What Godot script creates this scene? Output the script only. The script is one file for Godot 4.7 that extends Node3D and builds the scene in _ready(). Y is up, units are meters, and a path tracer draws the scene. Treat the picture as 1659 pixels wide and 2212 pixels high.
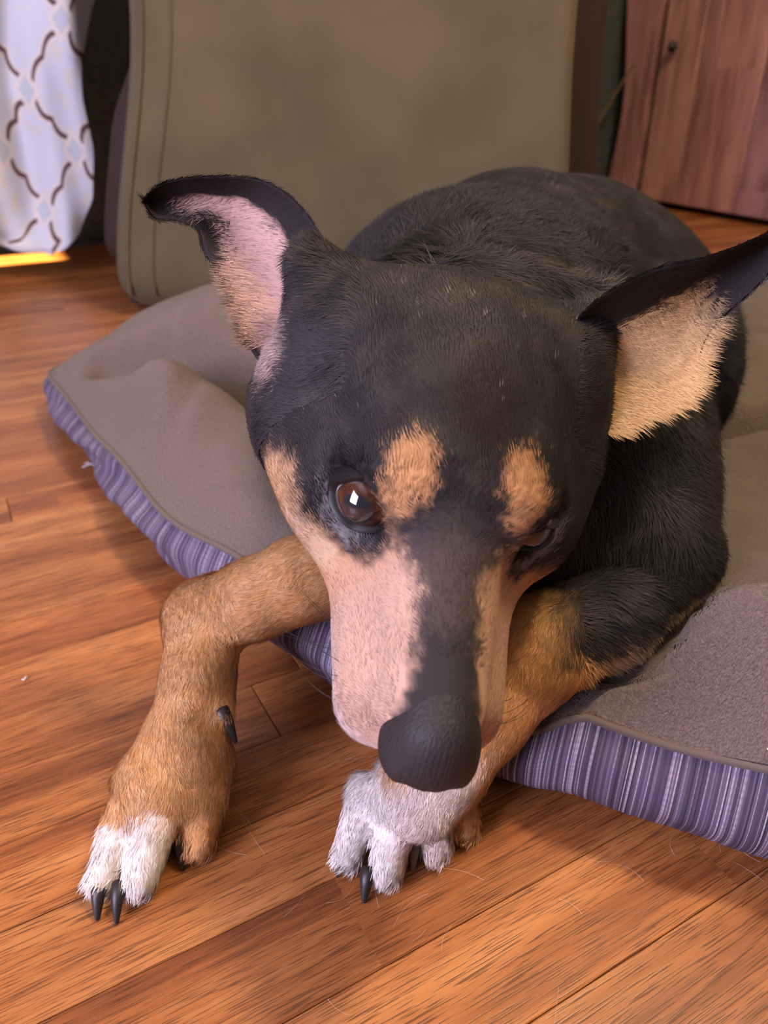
extends Node3D
# A black and tan dog lying on a taupe pet bed over an oak strip floor, armchair, curtain and cedar chest behind.

const ROOM_TURN := 0.505          # the room's walls and floor strips run 29 degrees off the camera's axes
const HEAD_SCALE := 1.08
var rng := RandomNumberGenerator.new()
var fuzz := FastNoiseLite.new()
var coarse := FastNoiseLite.new()
var head: Transform3D
var taken := {}
var t0 := 0

# ---------------------------------------------------------------- helpers

func stage(what: String) -> void:
	print(what, " ", Time.get_ticks_msec() - t0, " ms")

func numbered(called: String) -> String:
	if not taken.has(called):
		taken[called] = 0
		return called
	taken[called] += 1
	return "%s_%03d" % [called, taken[called]]

func thing(called: String, label: String, category: String, at := Vector3.ZERO, turn := 0.0, group := "") -> Node3D:
	var o := Node3D.new()
	o.name = numbered(called)
	add_child(o)
	o.position = at
	o.rotation.y = turn
	o.set_meta("label", label)
	o.set_meta("category", category)
	if group != "":
		o.set_meta("group", group)
	return o

func part(parent: Node3D, called: String, mesh: Mesh, material: Material, label := "") -> MeshInstance3D:
	var o := MeshInstance3D.new()
	o.name = called
	o.mesh = mesh
	o.material_override = material
	parent.add_child(o, true)
	if label != "":
		o.set_meta("label", label)
	return o

func structure(called: String, mesh: Mesh, material: Material, label: String, category: String) -> MeshInstance3D:
	var o := MeshInstance3D.new()
	o.name = numbered(called)
	o.mesh = mesh
	o.material_override = material
	add_child(o)
	o.set_meta("kind", "structure")
	o.set_meta("label", label)
	o.set_meta("category", category)
	return o

func in_room(e1: float, y: float, e2: float) -> Vector3:
	return Basis(Vector3.UP, ROOM_TURN) * Vector3(e1, y, e2)

func paint(c: Color, rough := 0.8, spec := 0.5) -> StandardMaterial3D:
	var m := StandardMaterial3D.new()
	m.albedo_color = c
	m.roughness = rough
	m.metallic_specular = spec
	return m

func vertex_paint(rough := 0.8, spec := 0.5) -> StandardMaterial3D:
	var m := paint(Color.WHITE, rough, spec)
	m.vertex_color_use_as_albedo = true
	return m

func smooth01(a: float, b: float, x: float) -> float:
	var t := clampf((x - a) / (b - a), 0.0, 1.0)
	return t * t * (3.0 - 2.0 * t)

func bump(x: float, w: float) -> float:
	return exp(-(x * x) / (w * w))

func curve_at(points: Array, t: float) -> Vector3:
	# Catmull-Rom through points, t in 0..1
	var n := points.size() - 1
	var f := clampf(t, 0.0, 1.0) * n
	var i := mini(int(f), n - 1)
	var u := f - i
	var p0: Vector3 = points[maxi(i - 1, 0)]
	var p1: Vector3 = points[i]
	var p2: Vector3 = points[i + 1]
	var p3: Vector3 = points[mini(i + 2, n)]
	return p1.cubic_interpolate(p2, p0, p3, u)

func sheet(rows: Array, closed_u := false, colors := [], uvs := []) -> ArrayMesh:
	# rows of equally many Vector3 points become one smooth surface
	var nr := rows.size()
	var nc: int = rows[0].size()
	var v := PackedVector3Array()
	var c := PackedColorArray()
	var uv := PackedVector2Array()
	for r in nr:
		for k in nc:
			v.append(rows[r][k])
			if colors.size():
				c.append(colors[r][k])
			if uvs.size():
				uv.append(uvs[r][k])
	var idx := PackedInt32Array()
	for r in nr - 1:
		for k in (nc if closed_u else nc - 1):
			var k2 := (k + 1) % nc
			var a := r * nc + k
			var b := r * nc + k2
			var d := (r + 1) * nc + k
			var e := (r + 1) * nc + k2
			idx.append_array([a, d, b, b, d, e])
	return mesh_from(v, idx, c, uv)

func mesh_from(v: PackedVector3Array, idx: PackedInt32Array, c := PackedColorArray(), uv := PackedVector2Array()) -> ArrayMesh:
	var n := PackedVector3Array()
	n.resize(v.size())
	for i in range(0, idx.size(), 3):
		var a := v[idx[i]]
		var f := (v[idx[i + 2]] - a).cross(v[idx[i + 1]] - a)
		n[idx[i]] += f
		n[idx[i + 1]] += f
		n[idx[i + 2]] += f
	for i in n.size():
		n[i] = n[i].normalized()
	var arr := []
	arr.resize(Mesh.ARRAY_MAX)
	arr[Mesh.ARRAY_VERTEX] = v
	arr[Mesh.ARRAY_NORMAL] = n
	arr[Mesh.ARRAY_INDEX] = idx
	if c.size():
		arr[Mesh.ARRAY_COLOR] = c
	if uv.size():
		arr[Mesh.ARRAY_TEX_UV] = uv
	var m := ArrayMesh.new()
	m.add_surface_from_arrays(Mesh.PRIMITIVE_TRIANGLES, arr)
	return m

func tube(points: Array, radii: Array, sides := 10, flat := 1.0, up := Vector3.UP) -> ArrayMesh:
	# a swept tube with closed, rounded ends; radii per point
	var rows := []
	var n := points.size()
	for i in n:
		var d: Vector3 = (points[mini(i + 1, n - 1)] - points[maxi(i - 1, 0)]).normalized()
		var s := d.cross(up)
		s = s.normalized() if s.length() > 0.01 else d.cross(Vector3.RIGHT).normalized()
		var w := s.cross(d)
		if i == 0 or i == n - 1:
			var tip := []
			for k in sides:
				tip.append(points[i] + (s * 0.02 + d * (-0.5 if i == 0 else 0.5)) * radii[i])
			if i == 0:
				rows.append(tip)
		var ring := []
		for k in sides:
			var a := TAU * k / sides
			ring.append(points[i] + (s * cos(a) + w * sin(a) * flat) * radii[i])
		rows.append(ring)
		if i == n - 1:
			var tip := []
			for k in sides:
				tip.append(points[i] + d * 0.5 * radii[i])
			rows.append(tip)
	return sheet(rows, true)

func rounded_box(size: Vector3, r: float, steps := 3) -> ArrayMesh:
	# box with rounded vertical and horizontal edges, centred
	var v := PackedVector3Array()
	var idx := PackedInt32Array()
	var uv := PackedVector2Array()
	var ring_n := 4 * (steps + 1)
	var h := size * 0.5
	var prof := []
	for i in steps + 1:
		var a := PI / 2 * i / steps
		prof.append(Vector2(-h.y + r - r * cos(a), r - r * sin(a)))
	for i in steps + 1:
		var a := PI / 2 * i / steps
		prof.append(Vector2(h.y - r + r * sin(a), r - r * cos(a)))
	for p in prof:
		for q in 4:
			for i in steps + 1:
				var a := PI / 2 * q + PI / 2 * i / steps
				var cx: float = (h.x - r) * (1 if q == 0 or q == 3 else -1)
				var cz: float = (h.z - r) * (1 if q < 2 else -1)
				var rr: float = r - p.y
				var pt := Vector3(cx + rr * cos(a), p.x, cz + rr * sin(a))
				v.append(pt)
				uv.append(Vector2(pt.x + pt.z, pt.y))
	var rows := prof.size()
	for rr in rows - 1:
		for k in ring_n:
			var k2 := (k + 1) % ring_n
			var a := rr * ring_n + k
			var b := rr * ring_n + k2
			var c := (rr + 1) * ring_n + k
			var d := (rr + 1) * ring_n + k2
			idx.append_array([a, b, c, b, d, c])
	for side in 2:
		var base := 0 if side == 0 else (rows - 1) * ring_n
		var m := Vector3(0, -h.y if side == 0 else h.y, 0)
		v.append(m)
		uv.append(Vector2.ZERO)
		var mi := v.size() - 1
		for k in ring_n:
			var k2 := (k + 1) % ring_n
			if side == 0:
				idx.append_array([mi, base + k2, base + k])
			else:
				idx.append_array([mi, base + k, base + k2])
	return mesh_from(v, idx, PackedColorArray(), uv)

func chamfer_board(length: float, width: float, height: float, ch: float) -> ArrayMesh:
	# a board with chamfered top edges: flat faces, uv in metres along the board
	var st := SurfaceTool.new()
	st.begin(Mesh.PRIMITIVE_TRIANGLES)
	var l := length * 0.5
	var w := width * 0.5
	var rings := [[-height, 0.0], [-ch, 0.0], [0.0, ch]]
	var pts := []
	for r in rings:
		var y: float = r[0]
		var c: float = r[1]
		pts.append([Vector3(-l + c, y, -w + c), Vector3(l - c, y, -w + c), Vector3(l - c, y, w - c), Vector3(-l + c, y, w - c)])
	var quad := func(a: Vector3, b: Vector3, c: Vector3, d: Vector3):
		var n := (c - a).cross(b - a).normalized()
		for p in [a, b, c, a, c, d]:
			st.set_normal(n)
			st.set_uv(Vector2(p.x + l, p.z + w + (0.0 if absf(n.y) > 0.5 else p.y)))
			st.add_vertex(p)
	quad.call(pts[2][0], pts[2][1], pts[2][2], pts[2][3])
	for i in 2:
		for k in 4:
			var k2 := (k + 1) % 4
			quad.call(pts[i + 1][k], pts[i][k], pts[i][k2], pts[i + 1][k2])
	return st.commit()

# ---------------------------------------------------------------- distance fields for the dog

class Field:
	var o: Vector3
	var cell: float
	var n: Vector3i
	var f := PackedFloat32Array()
	func _init(lo: Vector3, hi: Vector3, c: float) -> void:
		o = lo
		cell = c
		n = Vector3i(((hi - lo) / c).ceil()) + Vector3i.ONE
		f.resize(n.x * n.y * n.z)
		f.fill(1.0)
	func box(lo: Vector3, hi: Vector3) -> Array:
		var a := Vector3i(((lo - o) / cell).floor()).clamp(Vector3i.ZERO, n - Vector3i.ONE)
		var b := Vector3i(((hi - o) / cell).ceil()).clamp(Vector3i.ZERO, n - Vector3i.ONE)
		return [a, b]
	func capsule(a: Vector3, b: Vector3, ra: float, rb: float, k: float, cut := false) -> void:
		var m := Vector3.ONE * (maxf(ra, rb) + k + cell * 2.0)
		var bb := box(a.min(b) - m, a.max(b) + m)
		var lo: Vector3i = bb[0]
		var hi: Vector3i = bb[1]
		var ab := b - a
		var inv := 1.0 / maxf(ab.length_squared(), 1e-9)
		var dr := rb - ra
		for z in range(lo.z, hi.z + 1):
			for y in range(lo.y, hi.y + 1):
				var at := (z * n.y + y) * n.x
				var py := o.y + y * cell
				var pz := o.z + z * cell
				for x in range(lo.x, hi.x + 1):
					var pa := Vector3(o.x + x * cell, py, pz) - a
					var t := clampf(pa.dot(ab) * inv, 0.0, 1.0)
					var d := (pa - ab * t).length() - (ra + dr * t)
					var e := f[at + x]
					if cut:
						var g := -d
						var h := maxf(k - absf(e - g), 0.0) / k
						f[at + x] = maxf(e, g) + h * h * k * 0.25
					else:
						var h := maxf(k - absf(e - d), 0.0) / k
						f[at + x] = minf(e, d) - h * h * k * 0.25
	func ellipsoid(c: Vector3, r: Vector3, k: float, turn := Basis.IDENTITY, cut := false) -> void:
		var m := Vector3.ONE * (maxf(r.x, maxf(r.y, r.z)) + k + cell * 2.0)
		if turn == Basis.IDENTITY:
			m = r + Vector3.ONE * (k + cell * 2.0)
		var bb := box(c - m, c + m)
		var lo: Vector3i = bb[0]
		var hi: Vector3i = bb[1]
		var back := turn.inverse()
		var ir := Vector3.ONE / r
		for z in range(lo.z, hi.z + 1):
			for y in range(lo.y, hi.y + 1):
				var at := (z * n.y + y) * n.x
				var py := o.y + y * cell
				var pz := o.z + z * cell
				for x in range(lo.x, hi.x + 1):
					var q := (back * (Vector3(o.x + x * cell, py, pz) - c)) * ir
					var k0 := q.length()
					var d := k0 * (k0 - 1.0) / maxf((q * ir).length(), 1e-6)
					var e := f[at + x]
					if cut:
						var g := -d
						var h := maxf(k - absf(e - g), 0.0) / k
						f[at + x] = maxf(e, g) + h * h * k * 0.25
					else:
						var h := maxf(k - absf(e - d), 0.0) / k
						f[at + x] = minf(e, d) - h * h * k * 0.25
	func surface() -> Array:
		# surface nets: [vertices, indices]
		var v := PackedVector3Array()
		var idx := PackedInt32Array()
		var ids := PackedInt32Array()
		ids.resize(f.size())
		ids.fill(-1)
		var sx := 1
		var sy := n.x
		var sz := n.x * n.y
		var off := [0, sx, sy, sx + sy, sz, sx + sz, sy + sz, sx + sy + sz]
		var o1: int = off[1]
		var o2: int = off[2]
		var o3: int = off[3]
		var o4: int = off[4]
		var o5: int = off[5]
		var o6: int = off[6]
		var o7: int = off[7]
		var edges := [[0, 1], [0, 2], [0, 4], [1, 3], [1, 5], [2, 3], [2, 6], [3, 7], [4, 5], [4, 6], [5, 7], [6, 7]]
		var corner := [Vector3(0, 0, 0), Vector3(1, 0, 0), Vector3(0, 1, 0), Vector3(1, 1, 0), Vector3(0, 0, 1), Vector3(1, 0, 1), Vector3(0, 1, 1), Vector3(1, 1, 1)]
		for z in n.z - 1:
			for y in n.y - 1:
				var row := z * sz + y * sy
				for x in n.x - 1:
					var b := row + x
					var s := int(f[b] < 0.0) + int(f[b + o1] < 0.0) + int(f[b + o2] < 0.0) + int(f[b + o3] < 0.0) + int(f[b + o4] < 0.0) + int(f[b + o5] < 0.0) + int(f[b + o6] < 0.0) + int(f[b + o7] < 0.0)
					if s == 0 or s == 8:
						continue
					var sum := Vector3.ZERO
					var cnt := 0
					for e in edges:
						var fa := f[b + off[e[0]]]
						var fb := f[b + off[e[1]]]
						if (fa < 0.0) != (fb < 0.0):
							var ca: Vector3 = corner[e[0]]
							var cb: Vector3 = corner[e[1]]
							sum += ca.lerp(cb, fa / (fa - fb))
							cnt += 1
					ids[b] = v.size()
					v.append(o + (Vector3(x, y, z) + sum / cnt) * cell)
		for z in range(1, n.z - 1):
			for y in range(1, n.y - 1):
				var row := z * sz + y * sy
				for x in range(1, n.x - 1):
					var b := row + x
					var s0 := f[b] < 0.0
					if s0 != (f[b + sx] < 0.0):
						quad(idx, ids[b - sy - sz], ids[b - sz], ids[b], ids[b - sy], s0)
					if s0 != (f[b + sy] < 0.0):
						quad(idx, ids[b - sx - sz], ids[b - sx], ids[b], ids[b - sz], s0)
					if s0 != (f[b + sz] < 0.0):
						quad(idx, ids[b - sx - sy], ids[b - sy], ids[b], ids[b - sx], s0)
		return [v, idx]
	func quad(idx: PackedInt32Array, a: int, b: int, c: int, d: int, flip: bool) -> void:
		if a < 0 or b < 0 or c < 0 or d < 0:
			return
		if flip:
			idx.append_array([a, c, b, a, d, c])
		else:
			idx.append_array([a, b, c, a, c, d])

# ---------------------------------------------------------------- the scene

func _ready() -> void:
	t0 = Time.get_ticks_msec()
	rng.seed = 7
	fuzz.seed = 3
	fuzz.noise_type = FastNoiseLite.TYPE_SIMPLEX_SMOOTH
	fuzz.frequency = 1.0
	fuzz.fractal_type = FastNoiseLite.FRACTAL_NONE
	coarse.seed = 11
	coarse.noise_type = FastNoiseLite.TYPE_SIMPLEX_SMOOTH
	coarse.frequency = 1.0
	coarse.fractal_octaves = 3
	head = Transform3D(Basis.from_euler(Vector3(deg_to_rad(24.3), deg_to_rad(-2.0), deg_to_rad(-13.5))) * HEAD_SCALE, Vector3(0.029, 0.224, -0.3101))
	camera_and_light()
	stage("light")
	room()
	stage("room")
	added_fill_lamp(Vector3(0.75, 2.1, -0.5))
	armchair()
	chest()
	curtain()
	curtain_rod()
	stage("furniture")
	dog()
	stage("dog")
	pet_bed()
	stage("bed")
	small_things()
	stage("done")

func camera_and_light() -> void:
	var cam := Camera3D.new()
	cam.name = "camera"
	cam.fov = 67.32
	cam.near = 0.02
	cam.far = 30.0
	cam.position = Vector3(0, 0.4, 0)
	cam.rotation_degrees = Vector3(-30, 0, 0)
	var lens := CameraAttributesPhysical.new()
	lens.frustum_focal_length = 26.0
	lens.exposure_aperture = 8.0
	lens.frustum_focus_distance = 0.40
	cam.attributes = lens
	add_child(cam)
	cam.fov = 67.32
	var env := Environment.new()
	env.tonemap_mode = Environment.TONE_MAPPER_LINEAR
	env.tonemap_exposure = 0.92
	env.sdfgi_enabled = true
	env.ssao_enabled = true
	env.ssil_enabled = true
	env.background_mode = Environment.BG_SKY
	var sky := Sky.new()
	var sm := ProceduralSkyMaterial.new()
	sm.sky_top_color = Color(0.45, 0.58, 0.85)
	sm.sky_horizon_color = Color(0.80, 0.86, 0.95)
	sm.ground_bottom_color = Color(0.32, 0.30, 0.26)
	sm.ground_horizon_color = Color(0.60, 0.58, 0.54)
	sky.sky_material = sm
	env.sky = sky
	var we := WorldEnvironment.new()
	we.name = "world"
	we.environment = env
	add_child(we)
	# low sun, coming along the back wall through the added slit window
	var sun := DirectionalLight3D.new()
	sun.name = "sun"
	sun.light_color = Color(1.0, 0.93, 0.70)
	sun.light_energy = 42.0
	sun.light_angular_distance = 0.5
	sun.shadow_enabled = true
	add_child(sun)
	sun.look_at_from_position(Vector3.ZERO, in_room(0.866, -0.5, 0.0), Vector3.UP)
	# daylight of the window in the left-hand wall, out of frame
	var l := AreaLight3D.new()
	l.name = "window_daylight"
	l.area_size = Vector2(1.2, 1.25)
	l.light_color = Color(0.89, 0.855, 1.0)
	l.light_energy = 11.5
	l.shadow_enabled = true
	l.area_range = 8.0
	l.area_attenuation = 2.0
	add_child(l)
	l.look_at_from_position(in_room(-1.71, 1.12, 0.10), in_room(0.0, 1.05, 0.10), Vector3.UP)

func wood_image(w: int, h: int, metres: Vector2, dark: Color, mid: Color, light: Color, pores: float, sd: int) -> ImageTexture:
	# grain along x; colours are sRGB
	var tone := FastNoiseLite.new()
	tone.seed = sd
	tone.frequency = 1.0
	tone.fractal_octaves = 3
	var pore := FastNoiseLite.new()
	pore.seed = sd + 1
	pore.frequency = 1.0
	pore.fractal_octaves = 2
	var data := PackedByteArray()
	data.resize(w * h * 3)
	var at := 0
	for y in h:
		var v := metres.y * y / h
		for x in w:
			var u := metres.x * x / w
			var warp := tone.get_noise_2d(u * 1.6, v * 16.0)
			var t := 0.5 + 0.75 * warp + 0.35 * tone.get_noise_2d(u * 7.0 + 40.0, v * 130.0 + warp * 1.5)
			var c := mid.lerp(light, clampf(t * 2.0 - 1.0, 0.0, 1.0)) if t > 0.5 else dark.lerp(mid, clampf(t * 2.0, 0.0, 1.0))
			var p := pore.get_noise_2d(u * 22.0, v * 900.0 + warp * 3.0)
			var k := smooth01(0.12, 0.45, p) * pores
			c = c.lerp(dark.darkened(0.35), k)
			data[at] = int(clampf(c.r, 0, 1) * 255)
			data[at + 1] = int(clampf(c.g, 0, 1) * 255)
			data[at + 2] = int(clampf(c.b, 0, 1) * 255)
			at += 3
	return ImageTexture.create_from_image(Image.create_from_data(w, h, false, Image.FORMAT_RGB8, data))

func noise_texture(freq: float, sd: int, size := 512, low := Color.BLACK, high := Color.WHITE, octaves := 4) -> NoiseTexture2D:
	var n := FastNoiseLite.new()
	n.seed = sd
	n.frequency = freq
	n.fractal_octaves = octaves
	var t := NoiseTexture2D.new()
	t.noise = n
	t.width = size
	t.height = size
	t.seamless = true
	var g := Gradient.new()
	g.set_color(0, low)
	g.set_color(1, high)
	t.color_ramp = g
	return t

func room() -> void:
	var E1 := Vector2(-1.75, 2.75)
	var E2 := Vector2(-2.22, 1.9)
	var turn := Basis(Vector3.UP, ROOM_TURN)
	# floor: sub-floor slab with one board per strip length
	var slab := BoxMesh.new()
	slab.size = Vector3(E1.y - E1.x + 0.3, 0.06, E2.y - E2.x + 0.3)
	var fl := structure("floor", slab, paint(Color(0.16, 0.09, 0.05), 0.9), "oak strip floor with warm orange-brown boards", "floor")
	fl.transform = Transform3D(turn, in_room((E1.x + E1.y) / 2, -0.046, (E2.x + E2.y) / 2))
	var wood := wood_image(1536, 1024, Vector2(1.2, 0.24), Color(0.50, 0.30, 0.16), Color(0.68, 0.45, 0.25), Color(0.78, 0.56, 0.34), 0.65, 21)
	var tints := [Color(1, 1, 1), Color(0.95, 0.93, 0.91), Color(1.0, 0.97, 0.94), Color(0.96, 0.90, 0.86), Color(1.0, 1.0, 0.97), Color(0.91, 0.87, 0.84)]
	var mats := []
	for i in 9:
		var m := paint(tints[i % 6] * Color(0.90, 0.87, 0.84), 0.36, 0.5)
		m.albedo_texture = wood
		m.uv1_scale = Vector3(1.0 / 1.2, 1.0 / 0.24, 1)
		m.uv1_offset = Vector3(0.37 * i, 0.25 * (i % 4) + 0.13 * (i / 4), 0)
		m.heightmap_enabled = true
		m.heightmap_texture = wood
		m.heightmap_scale = 0.02
		mats.append(m)
	var width := 0.0575
	var lengths := [0.45, 0.7, 0.95, 1.25]
	var boards := {}
	for l in lengths:
		boards[l] = chamfer_board(l - 0.0006, width - 0.0005, 0.016, 0.0005)
	var far_board := chamfer_board(2.25, width - 0.0005, 0.016, 0.0005)
	var strips := int((E2.y - E2.x) / width)
	for s in strips:
		var e2 := E2.x + 0.01 + (s + 0.5) * width
		var e1 := E1.x
		if e2 > 0.2:
			for h in 2:
				var b := part(fl, "board", far_board, mats[rng.randi() % 9])
				b.position = Vector3(E1.x + 1.125 + 2.25 * h - (E1.x + E1.y) / 2, 0.046, e2 - (E2.x + E2.y) / 2)
			continue
		e1 -= rng.randf() * 0.4
		while e1 < E1.y - 0.05:
			var l: float = lengths[rng.randi() % 4]
			var b := part(fl, "board", boards[l], mats[rng.randi() % 9])
			b.position = Vector3(e1 + l / 2 - (E1.x + E1.y) / 2, 0.046 - rng.randf() * 0.0004, e2 - (E2.x + E2.y) / 2)
			e1 += l
	# walls and ceiling, with thickness
	var wallm := paint(Color(0.24, 0.27, 0.26), 0.9)
	var plaster := noise_texture(0.04, 5, 256)
	wallm.normal_enabled = true
	plaster.as_normal_map = true
	wallm.normal_texture = plaster
	wallm.normal_scale = 0.3
	wallm.uv1_triplanar = true
	wallm.uv1_scale = Vector3.ONE * 2.0
	var cx := (E1.x + E1.y) / 2
	var cz := (E2.x + E2.y) / 2
	var W := E1.y - E1.x
	var D := E2.y - E2.x
	var H := 2.4
	var back := box_mesh(Vector3(W + 0.2, H, 0.1))
	structure("wall_back", back, wallm, "dark grey-green wall behind the armchair", "wall").transform = Transform3D(turn, in_room(cx, H / 2, E2.x - 0.05))
	structure("wall_front", back, wallm, "dark grey-green wall opposite the armchair", "wall").transform = Transform3D(turn, in_room(cx, H / 2, E2.y + 0.05))
	var side := box_mesh(Vector3(0.1, H, D))
	structure("wall_right", side, wallm, "dark grey-green wall behind the wooden chest", "wall").transform = Transform3D(turn, in_room(E1.y + 0.05, H / 2, cz))
	# left-hand wall with the window opening
	var wl := SurfaceTool.new()
	wl.begin(Mesh.PRIMITIVE_TRIANGLES)
	var s0 := -2.16 - cz
	var s1 := -2.045 - cz
	var w0 := -0.52 - cz
	var w1 := 0.72 - cz
	var y0 := 0.48
	var y1 := 1.76
	for bx in [[Vector3(0.1, H, s0 + D / 2), Vector3(0, 0, (s0 - D / 2) / 2)], [Vector3(0.1, H, w0 - s1), Vector3(0, 0, (w0 + s1) / 2)], [Vector3(0.1, 0.25, s1 - s0), Vector3(0, 0.125 - H / 2, (s0 + s1) / 2)], [Vector3(0.1, H - 1.21, s1 - s0), Vector3(0, (1.21 + H) / 2 - H / 2, (s0 + s1) / 2)], [Vector3(0.1, H, D / 2 - w1), Vector3(0, 0, (w1 + D / 2) / 2)], [Vector3(0.1, y0, w1 - w0), Vector3(0, y0 / 2 - H / 2, (w0 + w1) / 2)], [Vector3(0.1, H - y1, w1 - w0), Vector3(0, (y1 + H) / 2 - H / 2, (w0 + w1) / 2)]]:
		wl.append_from(box_mesh(bx[0]), 0, Transform3D(Basis.IDENTITY, bx[1]))
	structure("wall_left", wl.commit(), wallm, "dark grey-green wall beside the curtain with a window", "wall").transform = Transform3D(turn, in_room(E1.x - 0.05, H / 2, cz))
	var frame := SurfaceTool.new()
	frame.begin(Mesh.PRIMITIVE_TRIANGLES)
	var ww := w1 - w0
	var wh := y1 - y0
	for bx in [[Vector3(0.06, wh, 0.05), Vector3(0, 0, -ww / 2 + 0.025)], [Vector3(0.06, wh, 0.05), Vector3(0, 0, ww / 2 - 0.025)], [Vector3(0.06, 0.05, ww), Vector3(0, wh / 2 - 0.025, 0)], [Vector3(0.06, 0.05, ww), Vector3(0, -wh / 2 + 0.025, 0)], [Vector3(0.04, wh, 0.03), Vector3.ZERO]]:
		frame.append_from(box_mesh(bx[0]), 0, Transform3D(Basis.IDENTITY, bx[1]))
	var win := structure("window_1", frame.commit(), paint(Color(0.85, 0.85, 0.84), 0.5), "white framed window in the left-hand wall", "window")
	win.transform = Transform3D(turn, in_room(E1.x - 0.06, (y0 + y1) / 2, (w0 + w1) / 2 + cz))
	var glass := paint(Color(1, 1, 1, 0.04), 0.02)
	glass.transparency = BaseMaterial3D.TRANSPARENCY_ALPHA
	var slit := structure("window_2", box_mesh(Vector3(0.004, 0.96, s1 - s0)), glass, "narrow slit window added at the back end of the left-hand wall to shape the sun strip", "window")  # unseen slit, added and sized to shape the sun strip on the floor
	slit.transform = Transform3D(turn, in_room(E1.x - 0.06, 0.73, (s0 + s1) / 2 + cz))
	for k in 2:
		var pane := part(win, "pane", box_mesh(Vector3(0.004, wh - 0.1, ww / 2 - 0.065)), glass)
		pane.position = Vector3(0, 0, (k - 0.5) * (ww / 2 - 0.035))
	# unseen wall added outside to keep the low sun out of the window
	structure("added_sun_block", box_mesh(Vector3(0.2, 3.2, 3.6)), paint(Color(0.72, 0.70, 0.68), 0.9), "pale wall added outside the window to block the sun", "wall").transform = Transform3D(turn, in_room(-3.2, 1.6, 0.55))
	structure("ceiling", box_mesh(Vector3(W + 0.2, 0.1, D + 0.2)), paint(Color(0.86, 0.84, 0.80), 0.9), "off-white ceiling", "ceiling").transform = Transform3D(turn, in_room(cx, H + 0.05, cz))

func added_fill_lamp(at: Vector3) -> void:  # unseen lamp, added to give warm fill from overhead
	var o := thing("added_fill_lamp", "unseen round frosted glass lamp added under the ceiling for warm fill", "lamp", at)
	part(o, "canopy", tube([Vector3(0, 0.299, 0), Vector3(0, 0.28, 0), Vector3(0, 0.26, 0)], [0.06, 0.055, 0.02], 20, 1.0, Vector3.BACK), paint(Color(0.7, 0.62, 0.45), 0.4))
	part(o, "rod", tube([Vector3(0, 0.27, 0), Vector3(0, 0.2, 0), Vector3(0, 0.13, 0)], [0.006, 0.006, 0.006], 10, 1.0, Vector3.BACK), paint(Color(0.7, 0.62, 0.45), 0.4))
	var globe := SphereMesh.new()
	globe.radius = 0.14
	globe.height = 0.28
	var glow := paint(Color(1, 0.95, 0.85), 0.5)
	glow.emission_enabled = true
	glow.emission = Color(1.0, 0.86, 0.66)
	glow.emission_energy_multiplier = 1.5
	part(o, "globe", globe, glow)
	var lamp := OmniLight3D.new()
	lamp.name = "fill_light"
	lamp.light_color = Color(1.0, 0.88, 0.71)
	lamp.light_energy = 3.6
	lamp.light_size = 0.13
	lamp.omni_range = 8.0
	lamp.omni_attenuation = 2.0
	lamp.shadow_enabled = true
	o.add_child(lamp)

func box_mesh(s: Vector3) -> BoxMesh:
	var b := BoxMesh.new()
	b.size = s
	return b

func armchair() -> void:
	var o := thing("armchair", "olive-taupe microfibre armchair back with dark brown sides behind the pet bed", "armchair", Vector3(-0.07, 0, -1.42))
	var cloth := paint(Color(0.40, 0.365, 0.27), 0.9, 0.3)
	cloth.albedo_texture = noise_texture(0.006, 31, 512, Color(0.86, 0.86, 0.86), Color(1, 1, 1), 5)
	cloth.uv1_triplanar = true
	cloth.uv1_scale = Vector3.ONE * 1.6
	cloth.rim_enabled = true
	cloth.rim = 0.35
	cloth.rim_tint = 0.5
	var dark := paint(Color(0.20, 0.14, 0.13), 0.7, 0.4)
	# front panel: widens downwards, corners rounded
	var panel := part(o, "back_panel", flared_panel(0.95, 0.0, 0.0), cloth)
	for s in 2:
		part(panel, "seam", seam_strip(s), cloth)
	part(o, "side_frame", flared_panel(0.99, -0.11, 0.075), dark, "dark brown side of the armchair")
	for x in [-0.41, 0.38]:
		var foot := tube([Vector3(x, 0.05, -0.10), Vector3(x, 0.03, -0.10), Vector3(x, 0.004, -0.10)], [0.016, 0.02, 0.018], 12, 1.0, Vector3.BACK)
		part(o, "foot", foot, dark)

func chair_edges(y: float) -> Vector2:
	# left and right edge of the panel, about the middle of the chair
	var l := -0.33 - 0.085 * smooth01(0.52, 0.03, y) - 0.02 * clampf((0.5 - y) / 0.5, -1.0, 1.0) * 0.5
	var r := 0.375 + 0.03 * smooth01(0.5, 0.0, y)
	return Vector2(l, r)

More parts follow.
